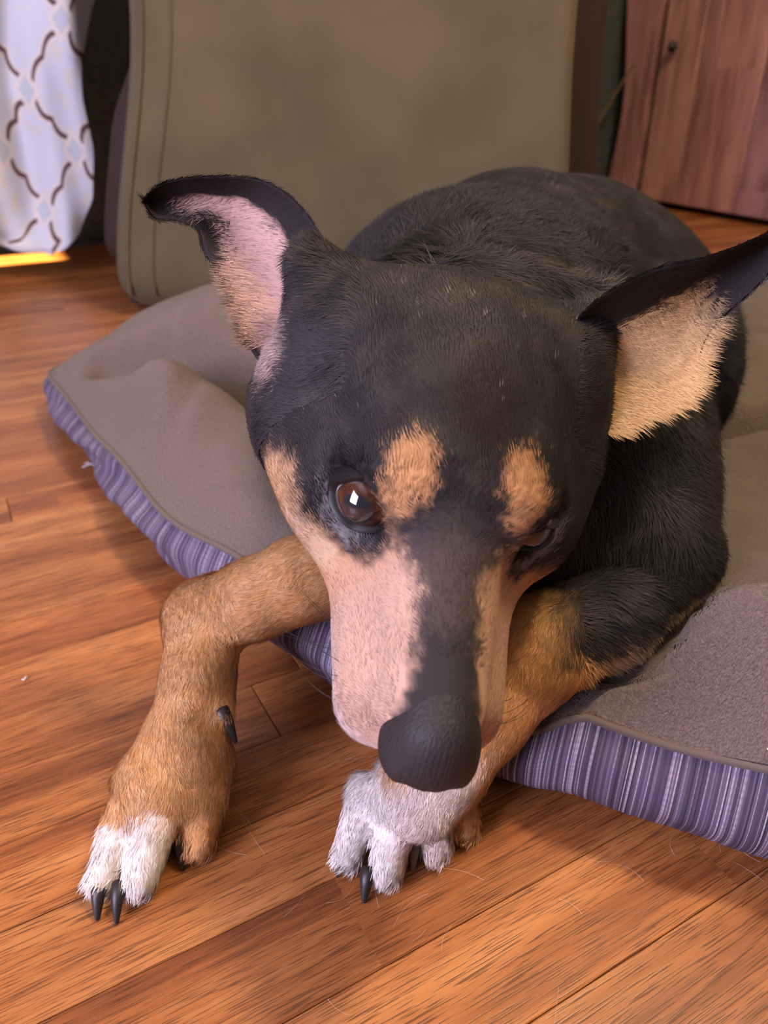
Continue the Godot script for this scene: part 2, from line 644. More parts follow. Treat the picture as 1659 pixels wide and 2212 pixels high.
func flared_panel(height: float, back: float, wider: float) -> ArrayMesh:
	var rows := []
	var depth := 0.12 if wider == 0.0 else 0.35
	var y0 := 0.008 if wider == 0.0 else 0.05
	for i in 49:
		var y := y0 + (height - y0) * pow(i / 48.0, 1.4)
		var e := chair_edges(y)
		var inset := 0.0
		var near := minf(y - y0, height - y)
		var R := 0.07
		if near < R:
			inset = R - sqrt(maxf(R * R - (R - near) * (R - near), 0.0))
		var l := e.x + inset * 0.8 - wider * smooth01(0.52, 0.30, y) * 0.75
		var r := e.y - inset * 0.8 + wider
		var ring := []
		var rad := 0.035
		var zin := inset * 0.5
		var belly := 0.012 * sin(clampf(y / height, 0, 1) * PI) if wider == 0.0 else 0.0
		var cs := [[Vector2(l + rad, back - zin - rad), PI, PI / 2], [Vector2(r - rad, back - zin - rad), PI / 2, 0.0], [Vector2(r - rad, back - depth), 0.0, -PI / 2], [Vector2(l + rad, back - depth), -PI / 2, -PI]]
		for c in cs:
			for k in 7:
				var a: float = lerpf(c[1], c[2], k / 6.0)
				ring.append(Vector3(c[0].x + rad * cos(a), y, c[0].y + rad * sin(a) + (belly if sin(a) > 0.7 else 0.0)))
			if c == cs[0]:
				for k in 12:
					var f := (k + 1) / 13.0
					ring.append(Vector3(lerpf(l + rad, r - rad, f), y, back - zin + belly))
		rows.append(ring)
	var top := []
	var bottom := []
	for p in rows[0]:
		bottom.append(Vector3(0, y0, back - depth * 0.5))
		top.append(Vector3(0, height, back - depth * 0.5))
	rows.push_front(bottom)
	rows.append(top)
	return sheet(rows, true)

func seam_strip(which: int) -> ArrayMesh:
	# a raised welt running down beside the left edge of the panel
	var pts := []
	var rad := []
	for i in 30:
		var y := 0.04 + 0.85 * i / 29.0
		var e := chair_edges(y)
		pts.append(Vector3(e.x + (0.03 if which == 0 else 0.075) , y, 0.001 + 0.012 * sin(y / 0.95 * PI)))
		rad.append(0.0035 if which == 0 else 0.0022)
	return tube(pts, rad, 8)

func chest() -> void:
	# cedar chest standing along the right wall
	var o := thing("cedar_chest", "reddish cedar chest of upright boards on the floor beside the armchair", "chest", in_room(2.10, 0, -1.62), ROOM_TURN)
	var tex := wood_image(768, 512, Vector2(1.0, 0.5), Color(0.51, 0.36, 0.34), Color(0.68, 0.51, 0.49), Color(0.75, 0.58, 0.55), 0.25, 77)
	var mats := []
	for i in 4:
		var m := paint([Color(1, 1, 1), Color(0.92, 0.90, 0.92), Color(0.97, 0.93, 0.90), Color(0.88, 0.86, 0.90)][i], 0.55)
		m.albedo_texture = tex
		m.uv1_scale = Vector3(1.0, 2.0, 1)
		m.uv1_offset = Vector3(0.31 * i, 0.23 * i, 0)
		mats.append(m)
	var body := box_mesh(Vector3(0.5, 0.8, 1.3))
	var b := part(o, "carcass", body, paint(Color(0.22, 0.12, 0.10), 0.8))
	b.position = Vector3(0.275, 0.42, 0.10)
	# upright boards of the front, grain running up
	var z := -0.40
	var i := 0
	while z < 0.72:
		var w: float = [0.155, 0.06, 0.17, 0.14][i % 4]
		var board := part(o, "board", chamfer_board(0.80, w - 0.004, 0.02, 0.003), mats[i % 4])
		board.transform = Transform3D(Basis(Vector3.UP, Vector3.LEFT, Vector3.BACK).orthonormalized(), Vector3(0.0, 0.42, z + w / 2))
		z += w
		i += 1
	# the scroll-cut end stile
	var st := SurfaceTool.new()
	var rows := []
	for k in 41:
		var y := 0.02 + 0.82 * k / 40.0
		var cut := 0.035 * sin((y - 0.02) / 0.5 * PI) if y < 0.52 else -0.02 * sin((y - 0.52) / 0.3 * PI)
		var l := -0.555 + maxf(cut, -0.03) * 0.9
		rows.append([Vector3(0.03, y, l), Vector3(-0.008, y, l), Vector3(-0.012, y, l + 0.004), Vector3(-0.012, y, -0.420), Vector3(-0.006, y, -0.414), Vector3(0.03, y, -0.414)])
	var uvs := []
	for r in rows:
		var u := []
		for p in r:
			u.append(Vector2(p.y, p.z))
		uvs.append(u)
	part(o, "stile", sheet(rows, true, [], uvs), mats[1])
	var knob := tube([Vector3(-0.012, 0.455, -0.335), Vector3(-0.022, 0.455, -0.335), Vector3(-0.032, 0.455, -0.335)], [0.010, 0.017, 0.012], 14)
	part(o, "knob", knob, paint(Color(0.10, 0.08, 0.08), 0.4), "dark round knob")

func curtain() -> void:
	var o := thing("curtain", "white curtain printed with brown lattice, bunched beside the armchair", "curtain", Vector3.ZERO)
	var m := paint(Color.WHITE, 0.85, 0.3)
	m.albedo_texture = lattice_image(512)
	m.uv1_scale = Vector3(1.0 / 0.19, 1.0 / 0.23, 1)
	m.backlight_enabled = true
	m.backlight = Color(0.35, 0.35, 0.38)
	# right-hand edge and hem in the plane of the cloth: a runs across, y up
	var right := [Vector2(0.02, -0.030), Vector2(0.055, 0.0), Vector2(0.115, 0.03), Vector2(0.155, 0.10), Vector2(0.175, 0.20), Vector2(0.170, 0.30), Vector2(0.180, 0.36), Vector2(0.215, 0.44), Vector2(0.285, 0.56), Vector2(0.32, 0.95), Vector2(0.34, 2.2)]
	var rows := []
	var uvs := []
	for i in 70:
		var t := i / 69.0
		var y := lerpf(0.0, 2.12, pow(t, 1.8))
		var xr := 0.0
		for k in right.size() - 1:
			if y <= right[k + 1].y:
				xr = lerpf(right[k].x, right[k + 1].x, clampf((y - right[k].y) / (right[k + 1].y - right[k].y), 0.0, 1.0))
				break
		var row := []
		var uv := []
		for j in 61:
			var a := lerpf(-0.42, xr, j / 60.0)
			var lift := 0.075 * maxf(0.0, 0.02 - a) / 0.3 * (1.0 - t)
			var fold := 0.055 * sin((a - xr * 0.6) * 30.0 + 0.6) * (0.55 + 0.45 * t) + 0.012 * sin(a * 71.0 + 1.7)
			row.append(Vector3(a, y + lift + 0.004 * sin(a * 60.0), fold))
			uv.append(Vector2((a - xr * 0.5) * 1.35 + 0.5, 1.0 - y))
		rows.append(row)
		uvs.append(uv)
	var front := sheet(rows, false, [], uvs)
	var cloth := part(o, "cloth", front, m)
	var hem := []
	for j in 61:
		hem.append(rows[0][j])
	var rad := []
	rad.resize(61)
	rad.fill(0.006)
	part(cloth, "hem", tube(hem, rad, 8), paint(Color(0.78, 0.78, 0.80), 0.9))
	o.position = Vector3(-0.775, 0.055, -1.72)
	o.rotation.y = 0.35

func curtain_rod() -> void:
	var o := thing("curtain_rod", "dark metal rod carrying the printed curtain", "curtain rod", Vector3(-0.775, 2.19, -1.72), 0.35)
	var iron := paint(Color(0.12, 0.11, 0.11), 0.4)
	part(o, "rod", tube([Vector3(-0.48, 0, 0), Vector3(0, 0, 0), Vector3(0.42, 0, 0)], [0.010, 0.010, 0.010], 12), iron)
	part(o, "finial", tube([Vector3(0.41, 0, 0), Vector3(0.43, 0, 0), Vector3(0.45, 0, 0), Vector3(0.465, 0, 0)], [0.010, 0.020, 0.018, 0.006], 12), iron)
	for x in [-0.40, 0.36]:
		part(o, "bracket", tube([Vector3(x, 0, 0), Vector3(x + 0.10, -0.01, -0.24)], [0.007, 0.007], 8), iron)

func lattice_image(n: int) -> ImageTexture:
	# quatrefoil lattice print: pale ground, brown scalloped lines, small squares where they meet
	var img := Image.create(n, n, false, Image.FORMAT_RGB8)
	var ground := Color(0.84, 0.87, 0.90)
	var brown := Color(0.42, 0.33, 0.32)
	var cream := Color(0.90, 0.88, 0.84)
	for y in n:
		for x in n:
			var u := float(x) / n
			var v := float(y) / n
			var c := ground
			var blot := coarse.get_noise_2d(u * 3.0, v * 3.0)
			c = c.lerp(Color(0.87, 0.85, 0.76), clampf(blot * 1.5 - 0.2, 0.0, 0.7))
			# two sets of diagonal lines, each scalloped
			var p := fposmod(u + v, 1.0)
			var q := fposmod(u - v, 1.0)
			var dp := absf(p - 0.5 + 0.06 * (absf(sin(q * PI * 3.0)) - 0.6))
			var dq := absf(q - 0.5 + 0.06 * (absf(sin(p * PI * 3.0)) - 0.6))
			var line := minf(dp, dq)
			if line < 0.040:
				c = brown.lerp(c, smooth01(0.030, 0.040, line))
			elif line < 0.085:
				c = cream.lerp(c, smooth01(0.070, 0.085, line))
			# small framed square at the crossings
			var sx := absf(p - 0.5)
			var sy := absf(q - 0.5)
			var m := maxf(sx, sy)
			if m < 0.18:
				c = cream
				if m < 0.11:
					c = Color(0.78, 0.82, 0.84)
			img.set_pixel(x, y, c)
	return ImageTexture.create_from_image(img)

# ---------------------------------------------------------------- the bed

var bed_edge: PackedVector2Array
var bed_mid := Vector2(0.22, -0.80)

func bed_outline() -> void:
	var pts := [Vector2(0.42, -0.195), Vector2(0.221, -0.272), Vector2(0.10, -0.326), Vector2(0.035, -0.366), Vector2(-0.037, -0.416), Vector2(-0.106, -0.484), Vector2(-0.189, -0.575), Vector2(-0.315, -0.765), Vector2(-0.425, -0.935), Vector2(-0.435, -0.99), Vector2(-0.385, -1.06), Vector2(-0.25, -1.16), Vector2(-0.06, -1.29), Vector2(0.15, -1.36), Vector2(0.38, -1.395), Vector2(0.62, -1.385), Vector2(0.80, -1.31), Vector2(0.90, -1.10), Vector2(0.93, -0.80), Vector2(0.88, -0.45), Vector2(0.76, -0.25), Vector2(0.60, -0.185)]
	var n := pts.size()
	var fine := PackedVector2Array()
	for i in n:
		for k in 20:
			fine.append(pts[i].cubic_interpolate(pts[(i + 1) % n], pts[(i - 1 + n) % n], pts[(i + 2) % n], k / 20.0))
	var total := 0.0
	for i in fine.size():
		total += fine[i].distance_to(fine[(i + 1) % fine.size()])
	var count := 360
	var step := total / count
	var at := 0.0
	for i in fine.size():
		var a := fine[i]
		var b := fine[(i + 1) % fine.size()]
		var l := a.distance_to(b)
		while at < l and bed_edge.size() < count:
			bed_edge.append(a.lerp(b, at / l))
			at += step
		at -= l

var under := {}          # lowest point of the dog in each centimetre of the bed

func weigh_down(v: PackedVector3Array) -> void:
	for p in v:
		var key := Vector2i(floori(p.x * 125.0), floori(p.z * 125.0))
		if not under.has(key) or under[key] > p.y:
			under[key] = p.y

func pressed(x: float, y: float, z: float) -> float:
	var k := Vector2i(floori(x * 125.0), floori(z * 125.0))
	for dx in range(-1, 2):
		for dz in range(-1, 2):
			var at := Vector2i(k.x + dx, k.y + dz)
			if under.has(at):
				y = minf(y, under[at] - 0.003)
	return maxf(y, 0.012)

func seam_height(p: Vector2) -> float:
	var left := smooth01(0.1, -0.42, p.x)
	return pressed(p.x, lerpf(0.084, 0.058, left) + 0.004 * sin(p.x * 23.0 + p.y * 17.0), p.y) - 0.001

func bed_height(p: Vector2, t: float) -> float:
	# t: 0 at the seam, 1 in the middle
	var d := t * 0.55
	var h := 0.036 * (1.0 - pow(1.0 - clampf(d / 0.10, 0.0, 1.0), 2.2))
	var inner := smooth01(0.0, 0.08, d)
	h += inner * 0.010 * coarse.get_noise_2d(p.x * 7.0, p.y * 7.0)
	# sunk where the dog lies
	h -= inner * 0.045 * smooth01(0.30, 0.08, p.distance_to(Vector2(0.14, -0.62)))
	# left: front lobe, valley, raised back lobe
	var a := Vector2(-0.33, -0.89)
	var b := Vector2(-0.06, -0.735)
	var f := clampf((p - a).dot(b - a) / (b - a).length_squared(), 0.0, 1.0)
	var dist := p.distance_to(a.lerp(b, f))
	h -= (0.052 + 0.055 * f) * bump(dist, 0.022 + 0.024 * f) * smooth01(0.0, 0.03, d)
	h += 0.058 * bump(p.distance_to(Vector2(-0.17, -0.99)), 0.16) * inner
	h += 0.044 * bump(p.distance_to(Vector2(-0.235, -0.735)), 0.075) * inner
	h -= 0.016 * bump(p.distance_to(a.lerp(b, 0.42)) , 0.02)
	# small crease from the valley towards the edge
	var c := Vector2(-0.195, -0.675)
	h -= 0.010 * bump(p.x - (-0.197 - 0.25 * (p.y + 0.68)), 0.010) * smooth01(0.10, 0.02, p.distance_to(c)) * inner
	h += 0.030 * smooth01(0.095, 0.150, p.x) * bump(p.y + 0.335 - 0.05 * (p.x - 0.2), 0.048) * inner
	# right: folds across the cushion
	var right := smooth01(0.12, 0.24, p.x)
	for zc in [-0.405, -0.70, -0.925, -1.19]:
		var off: float = p.y - (zc - 0.10 * (p.x - 0.25) + 0.012 * sin(p.x * 21.0 + zc * 9.0))
		var w: float = 0.016 if off < 0.0 else 0.026
		h -= 0.050 * bump(off, w) * right
		h += 0.016 * bump(off - 0.06, 0.05) * right
	return h

func pet_bed() -> void:
	bed_outline()
	var o := thing("pet_bed", "taupe plush pet bed cushion with striped sides under the dog", "pet bed", Vector3.ZERO)
	var plush := paint(Color(0.45, 0.405, 0.37), 0.95, 0.25)
	plush.albedo_texture = noise_texture(0.05, 41, 1024, Color(0.82, 0.82, 0.82), Color(1, 1, 1), 6)
	plush.heightmap_enabled = true
	plush.heightmap_texture = noise_texture(0.11, 42, 1024, Color.BLACK, Color.WHITE, 2)
	plush.heightmap_scale = 0.14
	plush.uv1_scale = Vector3(1, 1, 1) / 0.17
	plush.rim_enabled = true
	plush.rim = 0.4
	plush.rim_tint = 0.4
	var n := bed_edge.size()
	var rows := []
	var uvs := []
	var nt := 84
	for j in nt + 1:
		var t := pow(j / float(nt), 1.25)
		var row := []
		var uv := []
		for i in n:
			var e := bed_edge[i]
			var p := e.lerp(bed_mid, t)
			var y := seam_height(e) * (1.0 - smooth01(0.0, 0.4, t)) + 0.078 * smooth01(0.0, 0.4, t) + bed_height(p, t)
			row.append(Vector3(p.x, pressed(p.x, y, p.y), p.y))
			uv.append(p)
		rows.append(row)
		uvs.append(uv)
	part(o, "top_panel", sheet(rows, true, [], uvs), plush)
	# striped gusset
	var band := paint(Color.WHITE, 0.8, 0.35)
	band.albedo_texture = stripe_image()
	band.uv1_scale = Vector3(1.0 / 0.15, 1.0, 1)
	band.heightmap_enabled = true
	band.heightmap_texture = band.albedo_texture
	band.heightmap_scale = 0.06
	rows = []
	uvs = []
	var along := PackedFloat32Array()
	var run := 0.0
	for i in n + 1:
		along.append(run)
		run += bed_edge[i % n].distance_to(bed_edge[(i + 1) % n])
	for j in 15:
		var f := j / 14.0
		var row := []
		var uv := []
		for i in n + 1:
			var e := bed_edge[i % n]
			var nx := bed_edge[(i + 1) % n] - bed_edge[(i - 1 + n) % n]
			var out := Vector2(nx.y, -nx.x).normalized()
			if out.dot(e - bed_mid) < 0.0:
				out = -out
			var bulge := 0.016 * sin(f * PI) - 0.016 * (1.0 - f) * (1.0 - f)
			bulge += 0.0035 * fuzz.get_noise_2d(along[i] * 14.0, f * 2.0) * sin(f * PI)
			# wrinkled where the left side sags
			var sag := smooth01(-0.12, -0.22, e.x) * smooth01(-0.95, -0.85, e.y)
			bulge += sag * 0.006 * sin(f * 9.0 + along[i] * 26.0) * sin(f * PI)
			var p := e + out * bulge
			row.append(Vector3(p.x, 0.001 + (seam_height(e) - 0.001) * f, p.y))
			uv.append(Vector2(along[i] + sag * 0.012 * f, f))
		rows.append(row)
		uvs.append(uv)
	rows.reverse()
	uvs.reverse()
	part(o, "side_band", sheet(rows, false, [], uvs), band, "woven side band with fine grey and lilac stripes")
	# stitched edge between the two
	var pts := []
	var rad := []
	for i in range(0, n + 1, 1):
		var e := bed_edge[i % n]
		pts.append(Vector3(e.x, seam_height(e) + 0.0006, e.y))
		rad.append(0.0024)
	part(o, "seam", tube(pts, rad, 8), plush)

func stripe_image() -> ImageTexture:
	var w := 1024
	var h := 64
	var r := RandomNumberGenerator.new()
	r.seed = 5
	var img := Image.create(w, h, false, Image.FORMAT_RGB8)
	var x := 0
	var palette := [Color(0.26, 0.23, 0.285), Color(0.35, 0.31, 0.38), Color(0.40, 0.36, 0.435), Color(0.30, 0.26, 0.33), Color(0.51, 0.475, 0.535), Color(0.62, 0.59, 0.63), Color(0.20, 0.17, 0.22)]
	var last := -1
	while x < w:
		var k := r.randi() % 7
		if k == last:
			k = (k + 3) % 7
		last = k
		var thick := r.randi_range(3, 6) if k >= 4 else r.randi_range(4, 13)
		var c: Color = palette[k]
		for i in thick:
			if x >= w:
				break
			for y in h:
				var v := 0.92 + 0.16 * r.randf()
				if k >= 4 and k < 6 and (y % 3) == 0:
					v *= 0.86
				img.set_pixel(x, y, Color(c.r * v, c.g * v, c.b * v))
			x += 1
	return ImageTexture.create_from_image(img)

func hair_strand(a: Vector3, mid: Vector3, b: Vector3, r: float) -> ArrayMesh:
	var pts := []
	var rad := []
	for i in 9:
		var t := i / 8.0
		pts.append(a.lerp(mid, t).lerp(mid.lerp(b, t), t))
		rad.append(r * (1.0 - 0.6 * t))
	return tube(pts, rad, 4)

func small_things() -> void:
	# lint on the floor and the white thread at the bed's edge
	var white := paint(Color(0.85, 0.84, 0.86), 0.9)
	var spots := [[Vector3(-0.340, 0.0, -0.800), "small tuft of white lint on the floor near the bed corner"], [Vector3(-0.272, 0.0, -0.440), "tiny white crumb on the floor beside the foreleg"]]
	for k in 2:
		var o := thing("lint", spots[k][1], "lint", spots[k][0])
		var n := 6 if k == 0 else 1
		for i in n:
			var a := rng.randf() * TAU
			var d := Vector3(cos(a), 0, sin(a)) * (0.011 if k == 0 else 0.0015)
			part(o, "strand", hair_strand(-d + Vector3(0, 0.001, 0), Vector3(0.004 * sin(a * 3.0), 0.005 if k == 0 else 0.002, 0.004), d + Vector3(0, 0.001, 0), 0.00035 if k == 0 else 0.0010), white)
	var thread := thing("thread", "short white thread lying on the striped edge of the pet bed", "thread", Vector3(0.205, 0.094, -0.283))
	part(thread, "strand", hair_strand(Vector3(-0.006, 0, -0.001), Vector3(0, 0.003, 0.002), Vector3(0.008, 0.001, 0.0), 0.0007), white)
	# shed hairs
	var st := SurfaceTool.new()
	st.begin(Mesh.PRIMITIVE_TRIANGLES)
	var r := RandomNumberGenerator.new()
	r.seed = 31
	for i in 30:
		var at := Vector3(r.randf_range(-0.10, 0.22), 0.0006, 0.0)
		at.z = lerpf(-0.30, -0.20, r.randf()) - 0.25 * at.x * at.x
		if i > 16:
			at = Vector3(r.randf_range(-0.10, 0.02), 0.0006, r.randf_range(-0.40, -0.30))
		var a := r.randf() * TAU
		var d := Vector3(cos(a), 0, sin(a)) * r.randf_range(0.006, 0.016)
		st.append_from(hair_strand(at - d, at + Vector3(-d.z, 0.001, d.x) * r.randf_range(-0.8, 0.8), at + d, 0.00008), 0, Transform3D.IDENTITY)
	var shed := MeshInstance3D.new()
	shed.name = "shed_hairs"
	shed.mesh = st.commit()
	shed.material_override = paint(Color(0.80, 0.72, 0.64), 0.7)
	add_child(shed)
	shed.set_meta("kind", "stuff")
	shed.set_meta("label", "fine shed dog hairs scattered on the floor around the paws")
	shed.set_meta("category", "hair")
	var cable := thing("cable", "pale cable hanging in the gap between armchair and chest", "cable", in_room(1.86, 0.0, -2.19))
	var pts := []
	var rad := []
	for i in 20:
		var t := i / 19.0
		pts.append(Vector3(-0.12 + 0.34 * t, 0.003 + 0.40 * t * t + 0.02 * sin(t * 9.0), 0.02 * sin(t * 7.0)))
		rad.append(0.004)
	part(cable, "lead", tube(pts, rad, 8), paint(Color(0.40, 0.33, 0.26), 0.6))

func whiskers(o: Node3D) -> void:
	var st := SurfaceTool.new()
	st.begin(Mesh.PRIMITIVE_TRIANGLES)
	var r := RandomNumberGenerator.new()
	r.seed = 12
	for s in [-1.0, 1.0]:
		for i in 11:
			var z := r.randf_range(0.035, 0.078)
			var y := r.randf_range(-0.056, -0.036)
			var root := Vector3(s * (0.040 - 0.12 * (z - 0.03)) * 0.92, y, z)
			var out := Vector3(s * r.randf_range(0.5, 0.9), r.randf_range(-0.6, 0.0), r.randf_range(-0.9, -0.2)).normalized() * r.randf_range(0.018, 0.036)
			st.append_from(hair_strand(head * root, head * (root + out * 0.55 + Vector3(0, 0.002, 0.003)), head * (root + out + Vector3(0, -0.004, -0.003)), 0.00022), 0, Transform3D.IDENTITY)
	var w := part(o, "whiskers", st.commit(), paint(Color(0.10, 0.08, 0.07), 0.6), "thin dark whiskers")
	w.set_meta("kind", "stuff")

# ---------------------------------------------------------------- the dog

const BLACK := Color(0.020, 0.018, 0.019)
const TAN := Color(0.47, 0.25, 0.11)
const PALE := Color(0.52, 0.36, 0.22)
const WHITE := Color(0.70, 0.65, 0.60)

func head_color(p0: Vector3) -> Color:
	var j := Vector3(fuzz.get_noise_3d(p0.x * 160.0, p0.y * 160.0, p0.z * 160.0), fuzz.get_noise_3d(p0.x * 160.0 + 9.0, p0.y * 160.0, p0.z * 160.0), fuzz.get_noise_3d(p0.x * 160.0, p0.y * 160.0 + 9.0, p0.z * 160.0))
	var p := p0 + j * 0.0030
	var ax := absf(p.x)
	var c := BLACK.lerp(Color(0.045, 0.038, 0.032), smooth01(0.0, 0.6, fuzz.get_noise_3d(p.x * 40.0, p.y * 40.0, p.z * 40.0) + 0.2) * 0.6)
	var brow := (p - Vector3(0.004, 0.03, -0.022)) / Vector3(0.020, 0.04, 0.030)
	c = c.lerp(Color(0.017, 0.011, 0.010), smooth01(1.1, 0.6, brow.length()))
	# dark stripe down the bridge
	var w := 0.012
	if p.z < 0.022:
		w = lerpf(0.011, 0.020, smooth01(0.0, 0.022, p.z))
	else:
		w = lerpf(0.020, 0.0120, smooth01(0.022, 0.046, p.z))
	w += 0.003 * smooth01(0.07, 0.09, p.z) + 0.0060 * bump(p.z - 0.022, 0.0070)
	if p.x > 0.0:
		w -= 0.002
	var side := smooth01(w - 0.0045, w + 0.0045, ax)
	if p.y < -0.034:
		side = 1.0
	var from := 0.010 if p.x < 0.0 else 0.014
	var muzzle := smooth01(from - 0.006, from + 0.006, p.z + 0.35 * (-0.015 - p.y)) * side
	var fur := TAN.lerp(Color(0.48, 0.31, 0.225), smooth01(0.0, 0.05, p.z))
	fur = fur.lerp(Color(0.66, 0.57, 0.52), smooth01(-0.038, -0.052, p.y) * smooth01(0.02, 0.05, p.z))
	c = c.lerp(fur, muzzle)
	# greyer hair down the bridge, dark behind the nose
	c = c.lerp(Color(0.062, 0.047, 0.042), smooth01(0.018, 0.034, p.z) * (1.0 - side))
	c = c.lerp(Color(0.030, 0.026, 0.026), smooth01(0.056, 0.068, p.z) * (1.0 - side))
	# cheek patch beside the right-hand eye of the dog
	if p.x < 0.0:
		var q := (p - Vector3(-0.066, -0.024, -0.014)) / Vector3(0.020, 0.016, 0.017)
		c = c.lerp(TAN.lerp(PALE, 0.45), smooth01(1.25, 0.85, q.length()))
		q = (p - Vector3(-0.052, -0.030, 0.006)) / Vector3(0.022, 0.012, 0.014)
		c = c.lerp(PALE, smooth01(1.25, 0.85, q.length()))
	if p.x < 0.0:
		var q := (p - Vector3(-0.076, 0.004, -0.074)) / Vector3(0.020, 0.018, 0.022)
		c = c.lerp(Color(0.42, 0.30, 0.26), smooth01(1.2, 0.7, q.length()) * 0.9)
	# dark rims of the eyes
	for s in [-1.0, 1.0]:
		var e := p - Vector3(0.034 * s, -0.001, 0.002)
		c = c.lerp(BLACK, smooth01(0.0270, 0.0205, Vector3(e.x * (1.0 if e.x * s > 0.0 else 1.5), e.y, e.z * 0.85).length()))
		# spot over the brow
		var q := (p - Vector3(0.0215 * s, 0.0150, 0.0045)) / Vector3(0.0132, 0.0240, 0.0165)
		c = c.lerp(TAN, smooth01(1.12, 0.88, q.length()))
		# grey hairs round the outer and lower lid
		var d := e.length()
		var arc := smooth01(0.0145, 0.0165, d) * (1.0 - smooth01(0.0195, 0.0215, d)) * smooth01(0.004, -0.004, e.y) * smooth01(-0.006, 0.006, e.x * s)
		c = c.lerp(Color(0.30, 0.28, 0.28), arc * 0.6)
	# throat
	c = c.lerp(PALE, smooth01(-0.060, -0.075, p.y) * smooth01(-0.06, -0.02, p.z))
	return c

func body_color(p: Vector3) -> Color:
	var j := fuzz.get_noise_3d(p.x * 40.0, p.y * 40.0, p.z * 40.0)
	var c := BLACK.lerp(Color(0.040, 0.036, 0.032), clampf(0.3 + j, 0.0, 1.0))
	# pale underside along the forearm
	var low := smooth01(0.122, 0.108, p.y + 0.008 * j + 0.15 * maxf(0.0, -0.42 - p.z)) * smooth01(0.075, 0.10, p.x) * smooth01(-0.56, -0.50, p.z)
	return c.lerp(PALE, low)

func left_leg_color(p: Vector3) -> Color:
	var j := fuzz.get_noise_3d(p.x * 120.0, p.y * 120.0, p.z * 120.0)
	var c := Color(0.60, 0.31, 0.11).lerp(Color(0.68, 0.41, 0.20), clampf(0.4 + j, 0.0, 1.0))
	var white := smooth01(-0.290, -0.283, p.z + 0.004 * j) * smooth01(-0.112, -0.118, p.x + 0.002 * j)
	return c.lerp(WHITE, white)

func right_leg_color(p: Vector3) -> Color:
	var j := fuzz.get_noise_3d(p.x * 120.0, p.y * 120.0, p.z * 120.0)
	var c := Color(0.58, 0.29, 0.10).lerp(Color(0.64, 0.37, 0.16), clampf(0.4 + j, 0.0, 1.0))
	c = c.lerp(PALE, smooth01(0.105, 0.14, p.x + 0.01 * j))
	c = c.lerp(BLACK, smooth01(0.117, 0.126, p.y + 0.005 * j) * smooth01(0.080, 0.110, p.x + 0.008 * j))
	var white := smooth01(0.017, 0.006, p.x + 0.004 * j + 0.2 * (p.z + 0.29)) * smooth01(0.062, 0.050, p.y)
	white = maxf(white, smooth01(-0.296, -0.288, p.z + 0.003 * j) * 0.8)
	return c.lerp(WHITE, white)

# fur: three lengths of tuft
var fur_places := [[], [], []]
var fur_colors := [PackedColorArray(), PackedColorArray(), PackedColorArray()]

func tuft_mesh(count: int, length: float, width: float, spread: float, sd: int) -> ArrayMesh:
	var r := RandomNumberGenerator.new()
	r.seed = sd
	var v := PackedVector3Array()
	var nn := PackedVector3Array()
	var c := PackedColorArray()
	var idx := PackedInt32Array()
	for i in count:
		var root := Vector3(r.randf_range(-1, 1) * spread, -0.0008, r.randf_range(-1, 1) * spread)
		var yaw := r.randfn(0.0, 0.20)
		var dir := Vector3(sin(yaw), 0, cos(yaw))
		var side := Vector3(cos(yaw), r.randf_range(-0.5, 0.5), -sin(yaw)).normalized()
		var l := length * r.randf_range(0.7, 1.2)
		var lift := r.randf_range(0.22, 0.50)
		var tone := r.randf_range(0.60, 1.40)
		var base := v.size()
		for k in 3:
			var t := k / 2.0
			var p := root + dir * l * t + Vector3.UP * l * (lift * t - lift * 0.62 * t * t)
			var w := width * (1.0 - 0.25 * k) * 0.5
			var up := (Vector3.UP - dir * (lift * (1.0 - 1.24 * t))).normalized()
			if k < 2:
				v.append(p - side * w)
				v.append(p + side * w)
				nn.append(up)
				nn.append(up)
				c.append(Color(tone, tone, tone))
				c.append(Color(tone, tone, tone))
			else:
				v.append(p)
				nn.append(up)
				c.append(Color(tone, tone, tone))
		idx.append_array([base, base + 1, base + 2, base + 1, base + 3, base + 2, base + 2, base + 3, base + 4])
	var arr := []
	arr.resize(Mesh.ARRAY_MAX)
	arr[Mesh.ARRAY_VERTEX] = v
	arr[Mesh.ARRAY_NORMAL] = nn
	arr[Mesh.ARRAY_COLOR] = c
	arr[Mesh.ARRAY_INDEX] = idx
	var m := ArrayMesh.new()
	m.add_surface_from_arrays(Mesh.PRIMITIVE_TRIANGLES, arr)
	return m

# style: [class 0..2 or -1 for bare, scale, flow direction, density per square metre]
func head_style(p: Vector3) -> Array:
	for s in [-1.0, 1.0]:
		if (p - Vector3(0.034 * s, 0.0, 0.004)).length() < 0.0150:
			return [-1]
	if p.z > 0.074 and absf(p.x) < 0.017 and p.y > -0.040:
		return [-1]
	var flow := Vector3(p.x * 4.0, 0.25 - smooth01(0.0, -0.06, p.y) * 0.7, -1.0)
	if p.z > 0.02:
		flow = Vector3(p.x * 2.0, -0.25, -1.0)
	if p.z < -0.035 and absf(p.x) > 0.05:
		flow = Vector3(signf(p.x) * 0.5, -0.8, -0.7)
		return [1, 1.25, flow, 330000.0]
	if p.z > 0.012:
		return [0, 0.75, flow, 520000.0]
	if p.z > -0.030:
		return [0, 1.0, flow, 450000.0]
	return [0, 1.3, flow, 400000.0]

func body_style(p: Vector3) -> Array:
	var flow := Vector3(0.35, -0.25, -0.9)
	if p.z > -0.52:
		flow = Vector3(0.1 + 1.2 * (p.x - 0.1), -0.9, -0.35)
	if p.z > -0.60 :
		return [2, 1.0, flow, 130000.0]
	return [2, 0.75, flow, 90000.0]

